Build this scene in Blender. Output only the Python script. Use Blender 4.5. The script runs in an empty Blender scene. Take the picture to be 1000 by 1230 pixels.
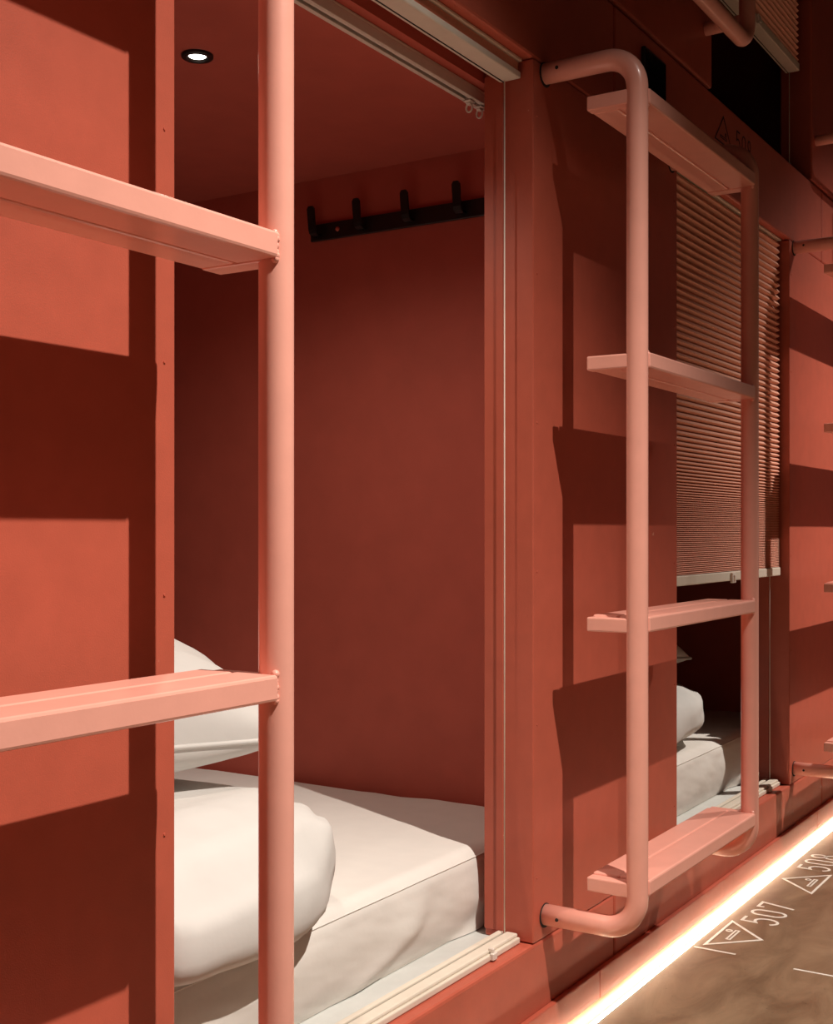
import bpy, bmesh, math, random
from mathutils import Vector, Matrix, noise

random.seed(5)
SC = bpy.context.scene
COL = SC.collection
H0 = 0.632                      # camera height above the floor; z values below are given relative to it

# ------------------------------------------------------------------ camera, world, lights, exposure
cam_d = bpy.data.cameras.new('camera')
cam = bpy.data.objects.new('camera', cam_d)
COL.objects.link(cam)
SC.camera = cam
cam_d.sensor_width = 36.0
cam_d.lens = 36.0 * 1490.0 / 1230.0
cam_d.shift_y = 22.0 / 1230.0
cam_d.clip_start = 0.02
cam.location = (0.0, -0.676, H0)
A = math.radians(32.25)
cam.rotation_euler = (math.pi / 2, 0, A - math.pi / 2)

w = bpy.data.worlds.new('world')
SC.world = w
w.use_nodes = True
bg = w.node_tree.nodes['Background']
bg.inputs[0].default_value = (1.0, 0.80, 0.68, 1)
bg.inputs[1].default_value = 0.075

WARM = (1.0, 0.905, 0.81)


def spot(name, loc, target, energy, size_deg, blend, radius, color=WARM):
    l = bpy.data.lights.new(name, 'SPOT')
    l.energy = energy
    l.color = color
    l.spot_size = math.radians(size_deg)
    l.spot_blend = blend
    l.shadow_soft_size = radius
    o = bpy.data.objects.new(name, l)
    o.location = loc
    o.rotation_euler = (Vector(target) - Vector(loc)).to_track_quat('-Z', 'Y').to_euler()
    COL.objects.link(o)
    return o


# ceiling spotlights of the aisle (just out of frame), one for every second pod
spot('aisle_spotlight', (0.79, -1.17, H0 + 1.64), (0.80, 0.0, H0 - 1.80), 305, 69, 1.0, 0.010)
spot('aisle_spotlight', (3.35, -1.17, H0 + 1.64), (2.80, 0.0, H0 - 2.30), 325, 82, 1.0, 0.010)

vs = SC.view_settings
SC.display_settings.display_device = 'sRGB'
vs.view_transform = 'Standard'
vs.look = 'None'
vs.gamma = 1.0
vs.use_curve_mapping = False
vs.exposure = 0.0


# ------------------------------------------------------------------ materials
def mat(name, col, rough=0.5, spec=0.5, metallic=0.0, var=0.06, vscale=60.0, bump=0.0, bscale=300.0,
        emit=None, estr=0.0, coat=0.0, speck=0.0):
    m = bpy.data.materials.new(name)
    m.use_nodes = True
    nt = m.node_tree
    b = nt.nodes['Principled BSDF']
    b.inputs['Roughness'].default_value = rough
    b.inputs['Specular IOR Level'].default_value = spec
    b.inputs['Metallic'].default_value = metallic
    b.inputs['Coat Weight'].default_value = coat
    b.inputs['Coat Roughness'].default_value = 0.12
    tc = nt.nodes.new('ShaderNodeTexCoord')
    n = nt.nodes.new('ShaderNodeTexNoise')
    n.inputs['Scale'].default_value = vscale
    n.inputs['Detail'].default_value = 6
    nt.links.new(tc.outputs['Object'], n.inputs['Vector'])
    r = nt.nodes.new('ShaderNodeValToRGB')
    e = r.color_ramp.elements
    e[0].position, e[1].position = 0.3, 0.7
    e[0].color = tuple(c * (1 - var) for c in col) + (1,)
    e[1].color = tuple(min(1, c * (1 + var)) for c in col) + (1,)
    nt.links.new(n.outputs['Fac'], r.inputs['Fac'])
    out = r.outputs['Color']
    if speck:
        n2 = nt.nodes.new('ShaderNodeTexNoise')
        n2.inputs['Scale'].default_value = 55.0
        n2.inputs['Detail'].default_value = 2
        nt.links.new(tc.outputs['Object'], n2.inputs['Vector'])
        r2 = nt.nodes.new('ShaderNodeValToRGB')
        r2.color_ramp.elements[0].position = 0.775
        r2.color_ramp.elements[1].position = 0.80
        r2.color_ramp.elements[0].color = (0, 0, 0, 1)
        r2.color_ramp.elements[1].color = (speck, speck, speck, 1)
        nt.links.new(n2.outputs['Fac'], r2.inputs['Fac'])
        mx = nt.nodes.new('ShaderNodeMixRGB')
        nt.links.new(r2.outputs['Color'], mx.inputs['Fac'])
        nt.links.new(out, mx.inputs['Color1'])
        mx.inputs['Color2'].default_value = (0.8, 0.5, 0.4, 1)
        out = mx.outputs['Color']
    nt.links.new(out, b.inputs['Base Color'])
    if bump:
        bn = nt.nodes.new('ShaderNodeTexNoise')
        bn.inputs['Scale'].default_value = bscale
        bn.inputs['Detail'].default_value = 3
        nt.links.new(tc.outputs['Object'], bn.inputs['Vector'])
        bp = nt.nodes.new('ShaderNodeBump')
        bp.inputs['Strength'].default_value = bump
        bp.inputs['Distance'].default_value = 0.002
        nt.links.new(bn.outputs['Fac'], bp.inputs['Height'])
        nt.links.new(bp.outputs['Normal'], b.inputs['Normal'])
    if emit:
        b.inputs['Emission Color'].default_value = tuple(emit) + (1,)
        b.inputs['Emission Strength'].default_value = estr
    return m


M = {}
M['red'] = mat('terracotta_powder_coat', (0.48, 0.104, 0.062), 0.42, 0.4, var=0.05, vscale=35, bump=0.10, bscale=900, speck=0.5)
M['lining'] = mat('terracotta_lining_paint', (0.50, 0.105, 0.072), 0.60, 0.3, var=0.05, vscale=20, bump=0.08, bscale=700)
M['pink'] = mat('salmon_ladder_paint', (0.88, 0.405, 0.315), 0.33, 0.5, var=0.03, vscale=40, bump=0.04, bscale=250, coat=0.15)
M['cream'] = mat('cream_aluminium', (0.74, 0.66, 0.55), 0.42, 0.5, var=0.03)
M['pleat'] = mat('blind_pleat_fabric', (0.90, 0.47, 0.34), 0.85, 0.2, var=0.06, vscale=150)
M['linen'] = mat('white_cotton', (0.68, 0.66, 0.63), 0.88, 0.2, var=0.02, vscale=30, bump=0.22, bscale=45)
M['sheet'] = mat('white_fitted_sheet', (0.78, 0.74, 0.69), 0.90, 0.2, var=0.02, vscale=30, bump=0.25, bscale=38)
M['board'] = mat('pale_grey_board', (0.62, 0.63, 0.60), 0.6, var=0.03)
M['black'] = mat('black_metal', (0.012, 0.009, 0.008), 0.38, 0.5, var=0.1)
M['plate'] = mat('black_glass_plate', (0.003, 0.003, 0.003), 0.08, 0.5, var=0.05)
M['cord'] = mat('white_cord', (0.80, 0.70, 0.60), 0.6)
M['clear'] = mat('frosted_plastic', (0.75, 0.66, 0.58), 0.3, var=0.03)
M['paintw'] = mat('white_floor_paint', (0.86, 0.82, 0.74), 0.45, var=0.06, vscale=200)
M['printb'] = mat('black_print', (0.006, 0.004, 0.004), 0.6, var=0.1)
M['dark'] = mat('dark_cavity', (0.015, 0.008, 0.006), 0.9, var=0.1)
M['led'] = mat('led_diffuser', (0.9, 0.85, 0.75), 0.5, emit=(1.0, 0.80, 0.56), estr=18.0)
M['led_under'] = mat('led_tape', (0.9, 0.85, 0.75), 0.5, emit=(1.0, 0.82, 0.60), estr=15.0)
M['lens'] = mat('downlight_lens', (0.9, 0.9, 0.88), 0.5, emit=(1.0, 0.93, 0.85), estr=9.0)
M['plaster'] = mat('dim_aisle_plaster', (0.22, 0.16, 0.135), 0.8, var=0.08)


def floor_mat():
    m = bpy.data.materials.new('polished_concrete')
    m.use_nodes = True
    nt = m.node_tree
    b = nt.nodes['Principled BSDF']
    tc = nt.nodes.new('ShaderNodeTexCoord')
    mp = nt.nodes.new('ShaderNodeMapping')
    mp.inputs['Scale'].default_value = (1.0, 2.4, 1.0)
    mp.inputs['Rotation'].default_value = (0, 0, 0.5)
    nt.links.new(tc.outputs['Object'], mp.inputs['Vector'])
    n = nt.nodes.new('ShaderNodeTexNoise')
    n.inputs['Scale'].default_value = 7.0
    n.inputs['Detail'].default_value = 10
    n.inputs['Roughness'].default_value = 0.65
    n.inputs['Distortion'].default_value = 0.8
    nt.links.new(mp.outputs['Vector'], n.inputs['Vector'])
    r = nt.nodes.new('ShaderNodeValToRGB')
    e = r.color_ramp.elements
    e[0].position, e[1].position = 0.30, 0.72
    e[0].color = (0.135, 0.080, 0.044, 1)
    e[1].color = (0.320, 0.215, 0.130, 1)
    nt.links.new(n.outputs['Fac'], r.inputs['Fac'])
    # pores and chips
    v = nt.nodes.new('ShaderNodeTexVoronoi')
    v.inputs['Scale'].default_value = 55.0
    v.inputs['Randomness'].default_value = 1.0
    nt.links.new(tc.outputs['Object'], v.inputs['Vector'])
    r2 = nt.nodes.new('ShaderNodeValToRGB')
    r2.color_ramp.elements[0].position = 0.03
    r2.color_ramp.elements[1].position = 0.10
    r2.color_ramp.elements[0].color = (0.6, 0.6, 0.6, 1)
    r2.color_ramp.elements[1].color = (1, 1, 1, 1)
    nt.links.new(v.outputs['Distance'], r2.inputs['Fac'])
    mx = nt.nodes.new('ShaderNodeMixRGB')
    mx.blend_type = 'MULTIPLY'
    mx.inputs['Fac'].default_value = 1.0
    nt.links.new(r.outputs['Color'], mx.inputs['Color1'])
    nt.links.new(r2.outputs['Color'], mx.inputs['Color2'])
    nt.links.new(mx.outputs['Color'], b.inputs['Base Color'])
    b.inputs['Roughness'].default_value = 0.30
    b.inputs['Specular IOR Level'].default_value = 0.45
    bp = nt.nodes.new('ShaderNodeBump')
    bp.inputs['Strength'].default_value = 0.08
    bp.inputs['Distance'].default_value = 0.004
    nt.links.new(n.outputs['Fac'], bp.inputs['Height'])
    nt.links.new(bp.outputs['Normal'], b.inputs['Normal'])
    return m


M['floor'] = floor_mat()


# ------------------------------------------------------------------ helpers
def link(name, me, material, parent=None, smooth=False):
    o = bpy.data.objects.new(name, me)
    COL.objects.link(o)
    if material is not None and not me.materials:
        me.materials.append(material)
    if smooth:
        me.shade_smooth()
    if parent is not None:
        o.parent = parent
    return o


def empty(name, loc=(0, 0, 0)):
    o = bpy.data.objects.new(name, None)
    o.location = loc
    o.empty_display_size = 0.05
    COL.objects.link(o)
    return o


def tag(o, label=None, cat=None, group=None, kind=None):
    if label: o['label'] = label
    if cat: o['category'] = cat
    if group: o['group'] = group
    if kind: o['kind'] = kind
    return o


def bm_box(bm, x0, x1, y0, y1, z0, z1, bev=0.0, seg=2):
    vs_ = [bm.verts.new((x, y, z)) for x in (x0, x1) for y in (y0, y1) for z in (z0, z1)]
    idx = [(0, 1, 3, 2), (4, 6, 7, 5), (0, 4, 5, 1), (2, 3, 7, 6), (0, 2, 6, 4), (1, 5, 7, 3)]
    fs = [bm.faces.new([vs_[i] for i in f]) for f in idx]
    if bev:
        es = list({e for f in fs for e in f.edges})
        bmesh.ops.bevel(bm, geom=es, offset=bev, segments=seg, affect='EDGES', profile=0.5)


def box(name, x0, x1, y0, y1, z0, z1, material, parent=None, bev=0.0, seg=2, rel=True, origin=None):
    """box given in world x/y and camera-relative z; with a parent, coordinates are relative to the parent's location"""
    o_ = Vector(parent.location) if parent is not None else Vector((0, 0, 0))
    dz = H0 if rel else 0.0
    bm = bmesh.new()
    if parent is None:
        c = Vector(((x0 + x1) / 2, (y0 + y1) / 2, z0 + dz))
    else:
        c = o_
    bm_box(bm, x0 - c.x, x1 - c.x, y0 - c.y, y1 - c.y, z0 + dz - c.z, z1 + dz - c.z, bev, seg)
    me = bpy.data.meshes.new(name)
    bm.normal_update()
    bm.to_mesh(me)
    bm.free()
    ob = link(name, me, material, parent)
    if parent is None:
        ob.location = c
    return ob


def round_path(pts, r, seg=8):
    """polyline with its inner corners replaced by arcs of radius r"""
    out = [Vector(pts[0])]
    for i in range(1, len(pts) - 1):
        p, a, b = Vector(pts[i]), Vector(pts[i - 1]), Vector(pts[i + 1])
        d1, d2 = (a - p).normalized(), (b - p).normalized()
        ang = d1.angle(d2)
        t = r / math.tan(ang / 2)
        bis = (d1 + d2).normalized()
        c = p + bis * (r / math.sin(ang / 2))
        s, e = p + d1 * t - c, p + d2 * t - c
        full = s.angle(e)
        ax = s.cross(e).normalized()
        for k in range(seg + 1):
            out.append(c + Matrix.Rotation(full * k / seg, 3, ax) @ s)
    out.append(Vector(pts[-1]))
    return out


def bm_tube(bm, path, rad, n=20, caps=True):
    path = [Vector(p) for p in path]
    rings = []
    up = None
    for i, p in enumerate(path):
        if i == 0: t = path[1] - p
        elif i == len(path) - 1: t = p - path[i - 1]
        else: t = (path[i + 1] - p).normalized() + (p - path[i - 1]).normalized()
        t.normalize()
        if up is None:
            up = t.orthogonal().normalized()
        else:
            up = (up - t * up.dot(t)).normalized()
        sd = t.cross(up)
        rr = rad[i] if isinstance(rad, (list, tuple)) else rad
        rings.append([bm.verts.new(p + (up * math.cos(2 * math.pi * k / n) + sd * math.sin(2 * math.pi * k / n)) * rr)
                      for k in range(n)])
    for a, b in zip(rings, rings[1:]):
        for k in range(n):
            f = bm.faces.new((a[k], a[(k + 1) % n], b[(k + 1) % n], b[k]))
            f.smooth = True
    if caps:
        bm.faces.new(rings[0][::-1])
        bm.faces.new(rings[-1])


def to_obj(name, bm, material, parent=None, smooth=False):
    bm.normal_update()
    bmesh.ops.recalc_face_normals(bm, faces=bm.faces)
    me = bpy.data.meshes.new(name)
    bm.to_mesh(me)
    bm.free()
    return link(name, me, material, parent, smooth)


def tube(name, path, rad, material, parent=None, n=20):
    bm = bmesh.new()
    bm_tube(bm, path, rad, n)
    return to_obj(name, bm, material, parent)


def copy_tree(o, parent=None):
    c = o.copy()
    COL.objects.link(c)
    c.parent = parent
    for ch in list(o.children):
        copy_tree(ch, c)
    return c


# ------------------------------------------------------------------ the setting
PITCH = 1.10
OPL, OPR = 0.7185, 1.334         # lower openings
UPL, UPR = 0.880, 1.500          # upper openings
BND = 1.578                      # pod partition
SILL, HEAD = -0.498, 0.568
USILL, UHEAD = 0.718, 1.785
DEP = 0.066                      # depth of the facade
CEIL = 0.551

fl = box('floor', -2.5, 7.5, -1.85, 0.12, -0.05, 0.0, M['floor'], rel=False)
tag(fl, 'polished brown concrete aisle floor', kind='structure')

wall = empty('wall_left', (0, 0, 0))
tag(wall, 'terracotta red panelled front of the sleeping pods', kind='structure')
G = 0.0012                       # half joint width
scr_bm = bmesh.new()
bmesh.ops.create_cone(scr_bm, cap_ends=True, segments=10, radius1=0.0014, radius2=0.0011, depth=0.0010,
                      matrix=Matrix.Rotation(math.pi / 2, 4, 'X'))
scr_me = bpy.data.meshes.new('screw')
scr_bm.to_mesh(scr_me); scr_bm.free()
scr_me.materials.append(M['red'])


def screws(panel, xs, zs):
    for x in xs:
        for z in zs:
            s = link('screw', scr_me, None, panel)
            s.location = (x, -0.0004, z + H0)


for k in range(-3, 5):
    dx = k * PITCH
    # lower infill panel between two openings, with the ladder in front of it
    p = box('front_panel', OPR + dx, OPL + PITCH + dx, 0.0, DEP, SILL + 0.0012, HEAD - 0.0012, M['red'], wall, bev=0.0016)
    if -2 <= k <= 2:
        screws(p, (OPR + dx + 0.010, OPL + PITCH + dx - 0.012), (-0.42, -0.235, -0.05, 0.13, 0.31, 0.50))
    box('fascia_panel', BND + dx - PITCH + G, BND + dx - G, 0.0, DEP, HEAD, USILL, M['red'], wall, bev=0.0035)
    box('plinth_panel', BND + dx - PITCH + G, BND + dx - G, 0.0, DEP - 0.008, -0.612, SILL, M['red'], wall, bev=0.0035)
    p = box('upper_front_panel', UPR + dx, UPL + PITCH + dx, 0.0, DEP, USILL + 0.006, UHEAD - 0.002, M['red'], wall, bev=0.0035)
    box('head_panel', BND + dx - PITCH + G, BND + dx - G, 0.0, DEP, UHEAD, 2.09, M['red'], wall, bev=0.0035)
# dark backing that closes the joints
box('joint_backing', -2.2, 6.0, 0.0668, 0.0700, -0.63, SILL - 0.02, M['dark'], wall)
box('joint_backing', -2.2, 6.0, 0.0668, 0.0700, HEAD + 0.012, USILL - 0.012, M['dark'], wall)

# pod linings
for k in range(-1, 3):
    dx = k * PITCH
    box('pod_side_wall', BND - 0.013 + dx, BND + 0.013 + dx, 0.0702, 2.05, SILL + 0.001, CEIL + 0.02, M['lining'], wall)
    box('pod_ceiling', BND - PITCH + 0.0135 + dx, BND - 0.0135 + dx, 0.0702, 2.05, CEIL, CEIL + 0.02, M['lining'], wall)
    box('pod_platform', BND - PITCH + 0.0135 + dx, BND - 0.0135 + dx, 0.0585, 2.05, SILL - 0.022, SILL + 0.001, M['board'], wall)
    box('pod_end_wall', BND - PITCH + 0.0135 + dx, BND - 0.0135 + dx, 2.03, 2.05, SILL + 0.002, CEIL - 0.001, M['lining'], wall)
    ux = 0.164 + dx
    box('pod_side_wall', BND - 0.013 + ux, BND + 0.013 + ux, 0.0702, 2.05, USILL, UHEAD + 0.01, M['lining'], wall)
    box('pod_ceiling', BND - PITCH + 0.0135 + ux, BND - 0.0135 + ux, 0.0702, 2.05, UHEAD - 0.01, UHEAD + 0.01, M['lining'], wall)
    box('pod_platform', BND - PITCH + 0.0135 + ux, BND - 0.0135 + ux, 0.0668, 2.05, USILL - 0.06, USILL - 0.012, M['lining'], wall)
    box('pod_end_wall', BND - PITCH + 0.0135 + ux, BND - 0.0135 + ux, 2.03, 2.05, USILL, UHEAD - 0.012, M['lining'], wall)

bb = empty('baseboard_left', (0, 0, 0))
tag(bb, 'narrow terracotta skirting strip above the lit floor gap', kind='structure')
for k in range(-3, 5):
    x0 = 0.413 + k * PITCH
    box('skirting_strip', x0 + 0.0006, x0 + PITCH - 0.0006, -0.0075, -0.0003, -0.618, -0.5800, M['red'], bb, bev=0.0015)

op = box('wall_right', -2.5, 7.5, -1.85, -1.80, 0.0, 2.75, M['plaster'], rel=False)
tag(op, 'dim painted wall on the far side of the aisle', kind='structure')
ce = box('ceiling', -2.5, 7.5, -1.85, 0.12, 2.735, 2.79, M['dark'], rel=False)
tag(ce, 'dark aisle ceiling', kind='structure')

# ------------------------------------------------------------------ floor gap light
led = empty('led_strip_light', (1.9, -0.0205, 0))
tag(led, 'glowing warm white strip light along the floor beside the skirting', 'strip light')
LX0, LX1 = -2.0, 6.0
bm = bmesh.new()
prof = [(-0.0036, 0.0), (-0.0036, 0.0008), (0.0036, 0.0008), (0.0036, 0.0)]
def extrude_x(bm, prof, x0, x1, y0, z0, smooth=False):
    a = [bm.verts.new((x0, y0 + y, z0 + z)) for y, z in prof]
    b = [bm.verts.new((x1, y0 + y, z0 + z)) for y, z in prof]
    n = len(prof)
    for i in range(n):
        f = bm.faces.new((a[i], a[(i + 1) % n], b[(i + 1) % n], b[i]))
        f.smooth = smooth
    bm.faces.new(a[::-1]); bm.faces.new(b)
extrude_x(bm, prof, LX0 - 1.9, LX1 - 1.9, 0, 0)
to_obj('channel', bm, M['cream'], led)
bm = bmesh.new()
prof = [(0.0030 * math.cos(t * math.pi / 8), 0.0008 + 0.0026 * math.sin(t * math.pi / 8)) for t in range(9)]
extrude_x(bm, prof, LX0 - 1.9, LX1 - 1.9, 0, 0)
to_obj('diffuser', bm, M['led'], led)
bm = bmesh.new()
bm_box(bm, LX0 - 1.9, LX1 - 1.9, 0.0205 + 0.000, 0.0205 + 0.012, 0.0095, 0.0138)
to_obj('led_tape', bm, M['led_under'], led)


# ------------------------------------------------------------------ ladders
LXL, LXR, LY = 1.365, 1.794, -0.120      # rail axes
TR = 0.0127
TREADS = (0.516, 0.207, -0.103, -0.412)
ARM_T, ARM_B = 0.557, -0.469


def make_ladder():
    root = empty('ladder', (LXL, 0, 0))
    def L(x, y, z): return (x - LXL, y, z + H0)
    for x in (LXL, LXR):
        path = round_path([L(x, 0.012, ARM_T), L(x, LY, ARM_T), L(x, LY, ARM_B), L(x, 0.012, ARM_B)], 0.038, 10)
        rail = tube('rail', path, TR, M['pink'], root, 24)
        for z in (ARM_T, ARM_B):          # dark clearance hole in the panel, rivet heads
            bm = bmesh.new()
            bmesh.ops.create_cone(bm, cap_ends=True, segments=24, radius1=TR + 0.0022, radius2=TR + 0.0022, depth=0.0008,
                                  matrix=Matrix.Translation(L(x, -0.0006, z - 0.001)) @ Matrix.Rotation(math.pi / 2, 4, 'X'))
            to_obj('clearance_hole', bm, M['dark'], rail)
            bm = bmesh.new()
            bmesh.ops.create_uvsphere(bm, u_segments=8, v_segments=6, radius=0.0022,
                                      matrix=Matrix.Translation(L(x - TR, -0.022, z)))
            to_obj('rivet', bm, M['dark'], rail)
    for tz in TREADS:
        bm = bmesh.new()
        x0, x1 = LXL + 0.0075, LXR - 0.0125
        zt, zb = tz + 0.002, tz - 0.0165
        # two slats with an open groove, joined by a recessed web
        for (ya, yb) in ((-0.1325, -0.0945), (-0.0925, -0.060)):
            o0 = L(x0, ya, zb); o1 = L(x1, yb, zt)
            bm_box(bm, o0[0], o1[0], ya, yb, o0[2], o1[2], 0.0022, 2)
        o0 = L(x0 + 0.004, 0, zb + 0.0025); o1 = L(x1 - 0.004, 0, zt - 0.0012)
        bm_box(bm, o0[0], o1[0], -0.097, -0.090, o0[2], o1[2])
        t = to_obj('tread', bm, M['pink'], root)
        for s, x in ((-1, LXL), (1, LXR)):
            bm = bmesh.new()
            xa, xb = (x - 0.0095, x + 0.0070) if s < 0 else (x - 0.0122, x + 0.0095)
            o0 = L(xa, 0, tz - 0.0172); o1 = L(xb, 0, tz - 0.0002)
            bm_box(bm, o0[0], o1[0], -0.122, -0.0595, o0[2], o1[2], 0.0018, 2)
            to_obj('end_bracket', bm, M['pink'], t)
            bm = bmesh.new()
            rnd = random.Random(int(tz * 1000) + s)
            for q in range(9):
                zz = zb + (zt - zb) * q / 8
                c = L(x - s * 0.0108, LY - 0.0075 + rnd.uniform(-.0006, .0006), zz)
                bmesh.ops.create_uvsphere(bm, u_segments=8, v_segments=6, radius=0.0026 + rnd.uniform(-.0004, .0008),
                                          matrix=Matrix.Translation(c))
            to_obj('weld_bead', bm, M['pink'], t, smooth=True)
    return root


lad = make_ladder()
tag(lad, 'salmon pink steel ladder between the open pod and the half-closed blind', 'ladder', 'pod ladders')
l2 = copy_tree(lad); l2.location.x = LXL - PITCH
tag(l2, 'nearest salmon pink ladder, cut off by the left edge of the photo')
l3 = copy_tree(lad); l3.location.x = LXL + PITCH
tag(l3, 'farthest ladder, only tread ends and wall arms showing at the right edge')


# ------------------------------------------------------------------ handrails beside the upper openings
def make_handrail():
    root = empty('handrail', (1.53, 0, 0))
    y = -0.068
    za, zb = 0.772, 1.42
    path = round_path([(0, y, zb + H0), (0, y, za + H0), (0.418, y, za + H0), (0.418, y, zb + H0), (0.0, y, zb + H0)], 0.036, 8)
    # closed loop: top bar returns to the start
    tube('rail', path, TR, M['pink'], root, 20)
    for x in (0.0, 0.418):
        for z in (za + 0.039, zb - 0.039):
            xx = x
            st = tube('standoff', [(xx, 0.006, z + H0), (xx, y, z + H0)], 0.0105, M['pink'], root, 18)
    return root


hr = make_handrail()
tag(hr, 'pink tube handrail on the wall left of the dark upper opening', 'handrail', 'upper handrails')
h2 = copy_tree(hr); h2.location.x += PITCH
tag(h2, 'pink tube handrail by the right edge of the photo, above the farthest ladder')

# ------------------------------------------------------------------ black plates
def reader(x0, label):
    r = empty('card_reader', (x0, 0, 0.588 + H0))
    tag(r, label, 'card reader', 'black wall plates')
    bm = bmesh.new(); bm_box(bm, 0, 0.084, -0.007, -0.0002, 0, 0.105, 0.0022, 2)
    to_obj('housing', bm, M['black'], r)
    bm = bmesh.new(); bm_box(bm, 0.004, 0.080, -0.0078, -0.0068, 0.004, 0.101, 0.0004, 1)
    to_obj('glass_face', bm, M['plate'], r)
    return r
reader(1.672, 'black wall plate behind the top tread of the middle ladder')
reader(1.672 + PITCH, 'black wall plate at the right edge above the farthest ladder')


# ------------------------------------------------------------------ blinds
def pleat_profile(z_top, z_bot, pitch_fn, y_mid, amp):
    zs = [z_top]
    while zs[-1] > z_bot:
        zs.append(zs[-1] - pitch_fn((z_top - zs[-1]) / (z_top - z_bot)))
    zs[-1] = z_bot
    return zs


def make_blind(name, x0, x1, z_head, z_bot, label, pitch_fn, y=0.023, base_z=None, clip=True, rh=0.016):
    root = empty(name, ((x0 + x1) / 2, 0.023, H0 + (base_z if base_z is not None else z_bot)))
    tag(root, label, 'blind')
    cx, cy, cz = root.location
    W = (x1 - x0) / 2
    def Z(z): return z + H0 - cz
    # head rail
    bm = bmesh.new(); bm_box(bm, -W, W, -0.010, 0.024, Z(z_head - 0.004), Z(z_head - 0.0005), 0.0006, 1)
    to_obj('head_rail', bm, M['cream'], root)
    # pleated fabric: front and back layer meeting at the cell joints
    rail_t = z_bot + rh + 0.0005
    zs = pleat_profile(z_head - 0.004, rail_t, pitch_fn, 0, 0)
    bm = bmesh.new()
    for layer in (-1, 1):
        pr = []
        for i, (za, zb) in enumerate(zip(zs, zs[1:])):
            hh = za - zb
            am = 0.0092 if hh > 0.005 else 0.0085
            # joint, rounded shoulder, tip, back to the joint
            pts = [(0.0020, za), (0.0020 + am * 0.62, za - hh * 0.20), (0.0020 + am * 0.97, za - hh * 0.55),
                   (0.0020 + am, za - hh * 0.66), (0.0020 + am * 0.60, za - hh * 0.86)]
            pr += pts
        pr.append((0.0020, zs[-1]))
        pr = [(layer * yy + 0.004, zz) for yy, zz in pr]
        a = [bm.verts.new((-W + 0.002, yy, Z(zz))) for yy, zz in pr]
        b = [bm.verts.new((W - 0.002, yy, Z(zz))) for yy, zz in pr]
        for i in range(len(pr) - 1):
            f = bm.faces.new((a[i], a[i + 1], b[i + 1], b[i]))
    me = bpy.data.meshes.new('pleated_fabric')
    bm.normal_update(); bm.to_mesh(me); bm.free()
    link('pleated_fabric', me, M['pleat'], root)
    # moving rail
    bm = bmesh.new()
    bm_box(bm, -W, W, -0.0085, 0.020, Z(z_bot), Z(z_bot + rh), 0.0018, 2)
    rl = to_obj('bottom_rail', bm, M['cream'], root)
    bm = bmesh.new(); bm_box(bm, -W + 0.001, W - 0.001, 0.0135, 0.0150, Z(z_bot - 0.0006), Z(z_bot + 0.001))
    to_obj('rail_groove', bm, M['dark'], rl)
    if clip:
        bm = bmesh.new()
        xx = -W * 0.02
        bm_box(bm, xx, xx + 0.020, -0.0125, -0.0080, Z(z_bot - 0.004), Z(z_bot + 0.014), 0.0012, 2)
        bm_box(bm, xx + 0.006, xx + 0.014, -0.0145, -0.0120, Z(z_bot), Z(z_bot + 0.010), 0.0008, 1)
        to_obj('handle_clip', bm, M['clear'], rl)
    # guide cords and the base profile on the sill
    lo = base_z if base_z is not None else z_bot - 0.2
    for s in (-1, 1):
        bm = bmesh.new()
        bm_tube(bm, [(s * (W - 0.0055), 0.011, Z(lo + 0.004)), (s * (W - 0.0055), 0.011, Z(z_bot + 0.002))], 0.00085, 8)
        to_obj('guide_cord', bm, M['cord'], root)
    if base_z is not None:
        bm = bmesh.new()
        bm_box(bm, -W, W, -0.0075, 0.0235, Z(base_z + 0.0005), Z(base_z + 0.0080), 0.0015, 2)
        bm_box(bm, -W, W, -0.0045, 0.0110, Z(base_z + 0.0075), Z(base_z + 0.0125), 0.0020, 2)
        bm_box(bm, -W, W, 0.0150, 0.0225, Z(base_z + 0.0075), Z(base_z + 0.0118), 0.0015, 2)
        br = to_obj('base_rail', bm, M['cream'], root)
        bm = bmesh.new(); bm_box(bm, -W + 0.001, W - 0.001, 0.0115, 0.0145, Z(base_z + 0.0079), Z(base_z + 0.0083))
        to_obj('rail_groove', bm, M['dark'], br)
        bm = bmesh.new()
        xx = W - 0.075
        bm_box(bm, xx, xx + 0.010, -0.0120, -0.0065, Z(base_z + 0.0015), Z(base_z + 0.0100), 0.001, 1)
        bm_box(bm, xx + 0.003, xx + 0.007, -0.0100, -0.0030, Z(base_z + 0.0095), Z(base_z + 0.0150), 0.001, 1)
        to_obj('rail_clip', bm, M['clear'], br)
    return root


make_blind('pleated_blind', OPL + 0.006, OPR - 0.004, HEAD, 0.5435,
           'fully raised pleated blind with cream rails in the open near pod', lambda t: 0.0018, base_z=SILL, rh=0.0085)
make_blind('pleated_blind', OPL + PITCH + 0.006, OPR + PITCH - 0.010, HEAD, -0.088,
           'half-lowered pinkish pleated blind in the lower opening behind the middle ladder',
           lambda t: 0.0135 - 0.0035 * min(1, t / 0.6) if t < 0.60 else max(0.0032, 0.0100 - 0.0085 * min(1.0, (t - 0.60) / 0.28)), base_z=SILL)
make_blind('pleated_blind', UPL + PITCH + 0.006, UPR + PITCH - 0.040, UHEAD, 0.938,
           'pleated blind with cream rail in the dark upper opening at top right', lambda t: 0.0125, base_z=USILL)

# jamb guide strips
for k in (0, 1):
    box('jamb_strip', OPR + k * PITCH - 0.0016, OPR + k * PITCH + 0.002, 0.0405, DEP + 0.0005, SILL + 0.010, HEAD - 0.012, M['red'], wall, bev=0.0006, seg=1)


# ------------------------------------------------------------------ beds
def fbm(v, o=4):
    return noise.fractal(v, 1.0, 2.0, o, noise_basis='PERLIN_ORIGINAL')


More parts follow.
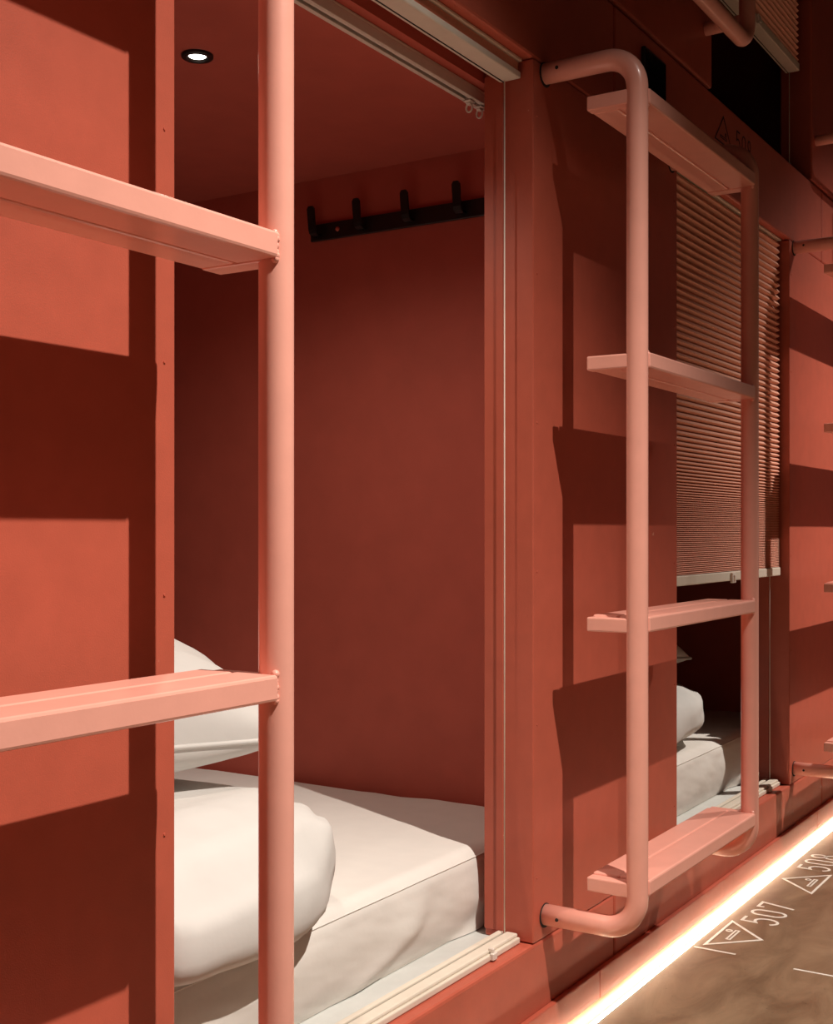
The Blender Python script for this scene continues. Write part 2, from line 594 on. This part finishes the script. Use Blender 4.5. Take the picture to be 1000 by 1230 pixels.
def make_mattress(x0, x1, y0, y1, z0, z1, label, seed):
    root = empty('mattress', ((x0 + x1) / 2, (y0 + y1) / 2, z0 + H0))
    tag(root, label, 'mattress', 'pod mattresses')
    cx, cy, cz = root.location
    r = 0.022
    hh = z1 - z0
    # cross-section path from the back over the top, round the front edge and down to the platform
    path = []
    ny = 60
    for i in range(ny + 1):
        t = i / ny
        y = y1 - (y1 - y0 - r) * (1 - (1 - t) ** 1.6)
        path.append((y, z1, 0, 1))
    for i in range(1, 9):
        a = math.pi / 2 * i / 8
        path.append((y0 + r - r * math.sin(a), z1 - r + r * math.cos(a), -math.sin(a), math.cos(a)))
    nf = 26
    for i in range(1, nf + 1):
        t = i / nf
        path.append((y0 + 0.004 * math.sin(math.pi * t) * -1 + 0.010 * t * t, z1 - r - (hh - r) * t, -1, 0))
    nx = 190
    verts, faces = [], []
    ex = 0.016
    for i in range(nx + 1):
        s = i / nx
        x = x0 + (x1 - x0) * s
        dz_end = 0.0
        e = min(x - x0, x1 - x)
        if e < ex:
            dz_end = ex - math.sqrt(max(0, ex * ex - (ex - e) ** 2))
        for (y, z, n_y, n_z) in path:
            on_front = 1.0 if n_y < -0.7 else (0.4 if n_y < -0.1 else 0.0)
            tz = (z1 - z) / hh
            p = Vector((x * 5 + seed, y * 5, z * 14))
            d = 0.0018 * fbm(p)
            # diagonal tension folds on the front face, gathered towards the right corner
            g = max(0.0, 1 - abs(x - x0 - 0.80) / 0.34)
            q = x * 16 + (z - z0) * -34 + 1.5 * noise.noise(Vector((x * 4 + seed, z * 12, 2.0)))
            fold = max(0.0, math.sin(q * 1.15 + seed)) ** 3
            d += on_front * (0.0085 * g * fold * min(1, tz * 2.2) + 0.0014 * fbm(Vector((x * 9 + z * 20, z * 16, seed))))
            # shallow creases on the top
            if n_z > 0.5:
                d += 0.0022 * max(0, noise.noise(Vector((x * 4 + seed, y * 16 - x * 7, 1.0)))) * 1.2
                d += 0.006 * (1 - ((y - cy) / (y1 - y0) * 2) ** 2) * (1 - ((x - cx) / (x1 - x0) * 2) ** 2)
            zz = z + n_z * d - (dz_end if n_z > 0.1 else 0.0)
            verts.append((x - cx, y + n_y * d + 0 - cy, max(zz, z0 + 0.0008) + H0 - cz))
    m = len(path)
    for i in range(nx):
        for j in range(m - 1):
            a = i * m + j
            faces.append((a, a + 1, a + m + 1, a + m))
    # ends, back and underside
    base = len(verts)
    for i in (0, nx):
        verts.append(((x0 if i == 0 else x1) - cx, y1 - cy, z0 + 0.0008 + H0 - cz))
    left = [j for j in range(m)]
    faces.append(tuple(left[::-1]) + (base,))
    right = [nx * m + j for j in range(m)]
    faces.append(tuple(right) + (base + 1,))
    faces.append((0, nx * m, base + 1, base))
    faces.append((base, base + 1, nx * m + m - 1, m - 1))
    me = bpy.data.meshes.new('fitted_sheet')
    me.from_pydata(verts, [], faces)
    me.update()
    bm = bmesh.new(); bm.from_mesh(me)
    bmesh.ops.recalc_face_normals(bm, faces=bm.faces)
    bm.to_mesh(me); bm.free()
    ob = link('fitted_sheet', me, M['sheet'], root, smooth=True)
    # stitched seam along the front edge, riding on the sheet
    seam = []
    js = ny + 5
    for i in range(2, nx - 1, 2):
        v = Vector(verts[i * m + js])
        seam.append(v + Vector((0, -0.0002, 0.0002)))
    sm = tube('seam', seam, 0.0010, M['sheet'], root, 6)
    return root


def make_pillow(name, loc, size, rot, label, cat, seed, flange=0.0, puff=0.42, group=None, e=3.0, mat_='linen', droop=0.0):
    """cushion-shaped closed surface: size = full lengths in x, y, z; flange = sewn edge width"""
    root = empty(name, loc)
    root.rotation_euler = rot
    tag(root, label, cat, group)
    N = 56
    sx, sy, sz = size[0] / 2, size[1] / 2, size[2]
    bm = bmesh.new()
    def surf(side):
        g = []
        for i in range(N + 1):
            row = []
            for j in range(N + 1):
                u = -1 + 2 * i / N; v = -1 + 2 * j / N
                u = math.sin(u * math.pi / 2); v = math.sin(v * math.pi / 2)
                # sides pulled in a little between pointed corners
                px = u * sx * (1 - 0.055 * (1 - v * v) * abs(u) ** 3)
                py = v * sy * (1 - 0.055 * (1 - u * u) * abs(v) ** 3)
                t = max(0.0, (1 - abs(u) ** e) * (1 - abs(v) ** e)) ** puff
                h = t * sz / 2
                edge = 1 - max(abs(u), abs(v))
                h += 0.006 * fbm(Vector((px * 9 + seed, py * 9, side * 3.0))) * min(1, edge * 4)
                # creases radiating from the seam
                a = math.atan2(py, px)
                h += 0.0035 * math.sin(a * 23 + 3 * noise.noise(Vector((px * 6, py * 6, seed)))) * (t * (1 - t)) * 2.2
                h = max(h, 0.0006)
                # the underside is pressed flatter than the crown
                hz = h * 1.35 if side > 0 else -h * 0.65
                row.append(bm.verts.new((px, py, hz + sz * 0.325)))
            g.append(row)
        return g
    top, bot = surf(1), surf(-1)
    for i in range(N):
        for j in range(N):
            bm.faces.new((top[i][j], top[i + 1][j], top[i + 1][j + 1], top[i][j + 1]))
            bm.faces.new((bot[i][j], bot[i][j + 1], bot[i + 1][j + 1], bot[i + 1][j]))
    ring_t = [top[i][0] for i in range(N)] + [top[N][j] for j in range(N)] + [top[i][N] for i in range(N, 0, -1)] + [top[0][j] for j in range(N, 0, -1)]
    ring_b = [bot[i][0] for i in range(N)] + [bot[N][j] for j in range(N)] + [bot[i][N] for i in range(N, 0, -1)] + [bot[0][j] for j in range(N, 0, -1)]
    n = len(ring_t)
    for i in range(n):
        bm.faces.new((ring_t[i], ring_b[i], ring_b[(i + 1) % n], ring_t[(i + 1) % n]))
    ring = [v.co.copy() for v in ring_t]
    to_obj('cover', bm, M[mat_], root, smooth=True)
    if flange:
        bm = bmesh.new()
        path = [c + Vector((0, 0, -0.0006)) for c in ring] + [ring[0].copy()]
        bm_tube(bm, path, flange, 8, caps=False)
        to_obj('piping', bm, M[mat_], root, smooth=True)
    return root


def make_duvet(loc, size, label, seed, group, press):
    """plump folded duvet: a rounded bolster with its fold seam and end gathers"""
    root = empty('folded_duvet', loc)
    tag(root, label, 'duvet', group)
    sx, sy, sz = size[0] / 2, size[1] / 2, size[2] / 2
    bm = bmesh.new()
    NU, NV = 90, 64
    rows = []
    def sp(c, p): return math.copysign(abs(c) ** p, c)
    for i in range(NU + 1):
        ph = -math.pi / 2 + math.pi * i / NU
        row = []
        for j in range(NV):
            th = 2 * math.pi * j / NV
            cx_, sx_ = sp(math.cos(ph), 0.62), sp(math.sin(ph), 0.62)
            x = sx * sx_
            y = sy * cx_ * sp(math.cos(th), 0.62)
            z = sz * cx_ * sp(math.sin(th), 0.66)
            n = Vector((x / sx ** 2, y / sy ** 2, z / sz ** 2)).normalized()
            end = abs(sx_) ** 3
            d = 0.010 * fbm(Vector((x * 6 + seed, y * 6, z * 6)), 3)
            d += 0.004 * end * math.sin(th * 14 + 4 * noise.noise(Vector((x * 5, y * 5, seed)))) * (1 - abs(sx_) ** 10)
            # soft diagonal pull lines
            d += 0.0035 * noise.noise(Vector((x * 7 - z * 9, y * 6 + x * 4, seed + 3)))
            p = Vector((x, y, z)) + n * d
            # flatten where it rests on the bed
            lim = -sz * 0.90
            if p.z < lim: p.z = lim + (p.z - lim) * 0.10
            # pressed against the back of the facade panel at its left end
            xw = loc[0] + p.x - (PITCH if loc[0] > 1.5 else 0.0)
            f_ = min(1.0, max(0.0, (0.775 - xw) / 0.045))
            ylim = 0.071 - loc[1]
            if p.y < ylim: p.y += (ylim - p.y) * f_
            # the overhanging front sags past the mattress edge
            yw = loc[1] + p.y
            p.z -= 0.024 * min(1.0, max(0.0, (0.082 - yw) / 0.030)) * (1 - f_)
            # pressed down where the pillow lies on it
            top = sz * 0.915 + p.z + loc[2] - (H0 + MT)
            lim2 = press + 0.030 * min(1.0, max(0.0, (0.27 - yw) / 0.14)) ** 1.5
            if top > lim2: p.z -= (top - lim2) * 0.92
            row.append(p + Vector((0, 0, sz * 0.915)))
        rows.append(row)
    vr = [[bm.verts.new(p) for p in r] for r in rows[1:-1]]
    for a, b in zip(vr, vr[1:]):
        for j in range(NV):
            bm.faces.new((a[j], a[(j + 1) % NV], b[(j + 1) % NV], b[j]))
    for r_, c in ((vr[0], rows[0][0]), (vr[-1], rows[-1][0])):
        v = bm.verts.new(c)
        for j in range(NV):
            bm.faces.new((r_[j], r_[(j + 1) % NV], v))
    to_obj('cover', bm, M['linen'], root, smooth=True)
    return root


MT = -0.395
make_mattress(0.496, 1.561, 0.080, 1.98, SILL + 0.0012, MT, 'white sheeted mattress in the open near pod', 1.3)
make_mattress(0.496 + PITCH, 1.561 + PITCH, 0.080, 1.98, SILL + 0.0012, MT, 'white sheeted mattress below the half-lowered blind', 7.7)
make_duvet((0.825, 0.300, H0 + MT + 0.008), (0.56, 0.53, 0.122), 'plump white folded duvet at the front of the near bed', 2.0, 'folded duvets', 0.103)
make_duvet((0.93 + PITCH, 0.320, H0 + MT + 0.009), (0.56, 0.50, 0.118), 'folded white duvet below the half-lowered blind', 9.0, 'folded duvets', 0.094)
make_pillow('pillow', (0.935, 0.520, H0 + MT + 0.119), (0.60, 0.42, 0.170), (math.radians(4), 0, math.radians(-27)),
            'white pillow lying on the duvet in the near pod', 'pillow', 4.0, flange=0.003, group='bed pillows')
make_pillow('pillow', (1.095 + PITCH, 0.500, H0 + MT + 0.110), (0.60, 0.42, 0.150), (math.radians(5), 0, math.radians(-25)),
            'pillow on the duvet below the half-lowered blind, mostly hidden', 'pillow', 11.0, flange=0.003, group='bed pillows')

# ------------------------------------------------------------------ fittings in the near pod
XW = BND - 0.013
hk = empty('coat_hook_rail', (XW, 0.30, H0 + 0.453))
tag(hk, 'black metal rail with upright coat hooks on the pod side wall', 'coat rack')
bm = bmesh.new(); bm_box(bm, -0.0060, -0.0003, -0.190, 0.2045, 0.0, 0.0257, 0.0008, 1)
to_obj('back_plate', bm, M['black'], hk)
hb = bmesh.new()
# strip: foot on the plate, short reach outwards, tall rounded upright
def hook_mesh():
    bm = bmesh.new()
    wd = 0.0065
    cl = [(-0.0055, 0.0085), (-0.0140, 0.0075), (-0.0185, 0.0100), (-0.0205, 0.0150), (-0.0225, 0.0300), (-0.0245, 0.0460), (-0.0250, 0.0500)]
    th = 0.0034
    ra, rb = [], []
    for i, (x, z) in enumerate(cl):
        a = Vector(cl[max(0, i - 1)]); b = Vector(cl[min(len(cl) - 1, i + 1)])
        t = (b - a).normalized(); n = Vector((-t.y, t.x)) * th / 2
        w_ = wd if i < len(cl) - 1 else wd * 0.55
        ring = [bm.verts.new((x + n.x, -w_, z + n.y)), bm.verts.new((x + n.x, w_, z + n.y)),
                bm.verts.new((x - n.x, w_, z - n.y)), bm.verts.new((x - n.x, -w_, z - n.y))]
        ra.append(ring)
    for p, q in zip(ra, ra[1:]):
        for k in range(4):
            bm.faces.new((p[k], p[(k + 1) % 4], q[(k + 1) % 4], q[k]))
    bm.faces.new(ra[0][::-1]); bm.faces.new(ra[-1])
    bm.normal_update(); bmesh.ops.recalc_face_normals(bm, faces=bm.faces)
    me = bpy.data.meshes.new('hook'); bm.to_mesh(me); bm.free()
    me.materials.append(M['black'])
    return me
hb.free()
hm = hook_mesh()
for y in (0.490, 0.4045, 0.318, 0.229, 0.140):
    h = link('hook', hm, None, hk); h.location = (0, y - 0.30, 0)
for y in (0.452, 0.185):
    bm = bmesh.new()
    bmesh.ops.create_uvsphere(bm, u_segments=12, v_segments=8, radius=0.0036, matrix=Matrix.Translation((-0.006, y - 0.30, 0.0135)))
    to_obj('screw', bm, M['lining'], hk, smooth=True)

# ceiling downlight
dl = empty('downlight', (1.0806, 0.306, H0 + CEIL))
tag(dl, 'small black ringed downlight glowing in the near pod ceiling', 'downlight')
bm = bmesh.new()
prof = [(0.0185, -0.0004), (0.0185, -0.0030), (0.0170, -0.0040), (0.0125, -0.0040), (0.0108, -0.0018), (0.0100, -0.0004)]
n = 40
rings = [[bm.verts.new((r * math.cos(2 * math.pi * k / n), r * math.sin(2 * math.pi * k / n), z)) for k in range(n)] for r, z in prof]
for a, b in zip(rings, rings[1:]):
    for k in range(n):
        f = bm.faces.new((a[k], a[(k + 1) % n], b[(k + 1) % n], b[k])); f.smooth = True
to_obj('bezel', bm, M['black'], dl)
bm = bmesh.new()
bmesh.ops.create_cone(bm, cap_ends=True, segments=32, radius1=0.0098, radius2=0.0098, depth=0.0012, matrix=Matrix.Translation((0, 0, -0.0011)))
to_obj('lens', bm, M['lens'], dl)
ll = bpy.data.lights.new('downlight_beam', 'SPOT')
ll.energy = 7.0; ll.color = (1.0, 0.86, 0.72); ll.spot_size = math.radians(150); ll.spot_blend = 0.8; ll.shadow_soft_size = 0.010
lo = bpy.data.objects.new('downlight_beam', ll)
lo.location = (1.0806, 0.306, H0 + CEIL - 0.007)
COL.objects.link(lo)

# curtain track with two gliders
tk = empty('curtain_track', (1.02, 0.092, H0 + CEIL))
tag(tk, 'pale double groove curtain track under the near pod ceiling', 'curtain track')
def track_box(x0, x1, y0, y1, z0, z1, nm, m, bev=0.0006):
    bm = bmesh.new(); bm_box(bm, x0, x1, y0, y1, z0, z1, bev, 1); return to_obj(nm, bm, M[m], tk)
TX0, TX1 = 0.50 - 1.02, 1.385 - 1.02
track_box(TX0, TX1, -0.0090, 0.0090, -0.0035, -0.0004, 'top_plate', 'clear')
track_box(TX0, TX1, -0.0090, -0.0072, -0.0160, -0.0036, 'front_wall', 'clear')
track_box(TX0, TX1, 0.0072, 0.0090, -0.0160, -0.0036, 'rear_wall', 'clear')
track_box(TX0, TX1, -0.0071, -0.0030, -0.0160, -0.0142, 'front_lip', 'clear', 0.0003)
track_box(TX0, TX1, 0.0030, 0.0071, -0.0160, -0.0142, 'rear_lip', 'clear', 0.0003)
for i, x in enumerate((1.340, 1.366)):
    g = empty('curtain_glider', (x, 0.092, H0 + CEIL - 0.016))
    tag(g, ('small plastic curtain glider with eyelet, the one nearer the blind cord' if i else 'small plastic curtain glider with eyelet, the one farther from the blind cord'), 'glider', 'curtain gliders')
    bm = bmesh.new(); bm_box(bm, -0.0045, 0.0045, -0.0028, 0.0028, -0.006, 0.0100, 0.0008, 1)
    bm_box(bm, -0.0060, 0.0060, -0.0055, 0.0055, -0.0030, -0.0008, 0.0006, 1)
    to_obj('body', bm, M['clear'], g)
    bm = bmesh.new()
    pts = [(0, 0.0042 * math.cos(a), -0.0095 + 0.0052 * math.sin(a)) for a in [2 * math.pi * q / 16 for q in range(17)]]
    bm_tube(bm, pts, 0.0013, 8, caps=False)
    to_obj('eyelet', bm, M['clear'], g, smooth=True)


# ------------------------------------------------------------------ lettering: strokes built as thin ribbons
def arc(cx, cy, rx, ry, a0, a1, n=14):
    return [(cx + rx * math.cos(math.radians(a0 + (a1 - a0) * i / n)), cy + ry * math.sin(math.radians(a0 + (a1 - a0) * i / n))) for i in range(n + 1)]


GLYPH = {   # unit box 0..0.56 wide, 0..1 high
    '5': [[(0.50, 0.97), (0.10, 0.97), (0.07, 0.57)] + arc(0.26, 0.34, 0.25, 0.31, 125, -150, 18)],
    '0': [arc(0.28, 0.70, 0.23, 0.27, 0, 180) + arc(0.28, 0.30, 0.23, 0.27, 180, 360) + [(0.51, 0.70)]],
    '7': [[(0.05, 0.80), (0.05, 0.97), (0.52, 0.97), (0.22, 0.0)]],
    '8': [arc(0.28, 0.75, 0.19, 0.22, 0, 360, 22), arc(0.28, 0.27, 0.23, 0.26, 0, 360, 24)],
}


def ribbon(bm, pts, wd, th):
    """flat stroke in the xy plane with thickness th upwards"""
    P = [Vector((p[0], p[1])) for p in pts]
    closed = (P[0] - P[-1]).length < 1e-6
    if closed: P = P[:-1]
    n = len(P)
    L_, R_ = [], []
    for i in range(n):
        a = P[i - 1] if (i > 0 or closed) else P[i]
        b = P[(i + 1) % n] if (i < n - 1 or closed) else P[i]
        t1 = (P[i] - a).normalized() if (P[i] - a).length > 1e-9 else (b - P[i]).normalized()
        t2 = (b - P[i]).normalized() if (b - P[i]).length > 1e-9 else t1
        t = (t1 + t2).normalized()
        nn = Vector((-t.y, t.x))
        k = 1 / max(0.45, nn.dot(Vector((-t1.y, t1.x))))
        L_.append(P[i] + nn * wd / 2 * k); R_.append(P[i] - nn * wd / 2 * k)
    def V(p, z): return bm.verts.new((p.x, p.y, z))
    lt = [V(p, th) for p in L_]; rt = [V(p, th) for p in R_]
    lb = [V(p, 0) for p in L_]; rb = [V(p, 0) for p in R_]
    rng = range(n) if closed else range(n - 1)
    for i in rng:
        j = (i + 1) % n
        bm.faces.new((lt[i], rt[i], rt[j], lt[j]))
        bm.faces.new((lb[i], lb[j], rb[j], rb[i]))
        bm.faces.new((lt[i], lt[j], lb[j], lb[i]))
        bm.faces.new((rt[i], rb[i], rb[j], rt[j]))
    if not closed:
        bm.faces.new((lt[0], lb[0], rb[0], rt[0])); bm.faces.new((lt[-1], rt[-1], rb[-1], lb[-1]))


def sign(name, digits, up, tri_w, tri_h, dig_x, dig_h, dig_pitch, dig_y, stroke, th, material, loc, rot, label, cat):
    root = empty(name, loc)
    root.rotation_euler = rot
    tag(root, label, cat)
    bm = bmesh.new()
    if up: tri = [(0, 0), (tri_w, 0), (tri_w / 2, tri_h), (0, 0)]
    else: tri = [(0, tri_h), (tri_w / 2, 0), (tri_w, tri_h), (0, tri_h)]
    ribbon(bm, tri, stroke, th)
    to_obj('triangle', bm, M[material], root)
    # bunk pictogram: head and two bars
    bm = bmesh.new()
    cy = tri_h * (0.22 if up else 0.66)
    s = tri_w / 0.133
    ribbon(bm, [(tri_w / 2 - 0.024 * s, cy - 0.002 * s), (tri_w / 2 + 0.024 * s, cy - 0.002 * s), (tri_w / 2 + 0.024 * s, cy + 0.0035 * s),
                (tri_w / 2 - 0.024 * s, cy + 0.0035 * s), (tri_w / 2 - 0.024 * s, cy - 0.002 * s)], stroke * 0.55, th)
    to_obj('pictogram_bed', bm, M[material], root)
    bm = bmesh.new()
    ribbon(bm, arc(tri_w / 2 + 0.018 * s, cy + 0.0125 * s, 0.0045 * s, 0.0045 * s, 0, 360, 12), stroke * 0.6, th)
    to_obj('pictogram_head', bm, M[material], root)
    for i, ch in enumerate(digits):
        bm = bmesh.new()
        for st in GLYPH[ch]:
            ribbon(bm, [(dig_x + i * dig_pitch + x * dig_h, dig_y + y * dig_h) for x, y in st], stroke, th)
        to_obj('digit', bm, M[material], root)
    return root


sign('floor_number', '507', False, 0.132, 0.067, 0.1420, 0.058, 0.0450, 0.000, 0.0046, 0.0006, 'paintw', (1.8355, -0.1050, 0.0), (0, 0, 0),
     'white floor marking 507 with the triangle pointing away from the pods', 'floor sign')
sign('floor_number', '508', True, 0.133, 0.067, 0.1520, 0.058, 0.0450, 0.009, 0.0046, 0.0006, 'paintw', (2.1912, -0.1050, 0.0), (0, 0, 0),
     'white floor marking 508, triangle pointing at the pods, cut by the photo edge', 'floor sign')
sign('wall_number', '508', True, 0.085, 0.046, 0.1100, 0.040, 0.0310, 0.003, 0.0024, 0.0005, 'printb', (1.994, -0.0001, H0 + 0.648), (math.pi / 2, 0, 0),
     'black triangle and number 508 printed below the upper opening', 'wall sign')

dash = empty('floor_line', (1.815, -0.10, 0.0))
tag(dash, 'thin white dashed line painted across the aisle floor', 'floor line')
for (ya, yb) in ((-0.0275, -0.0915), (-0.1815, -0.2450), (-0.3350, -0.3985)):
    xa = 1.8167 + (ya + 0.0279) * 0.10 - 1.815
    bm = bmesh.new(); bm_box(bm, xa - 0.0019, xa + 0.0019, yb + 0.10, ya + 0.10, 0.0, 0.0005)
    to_obj('dash', bm, M['paintw'], dash)
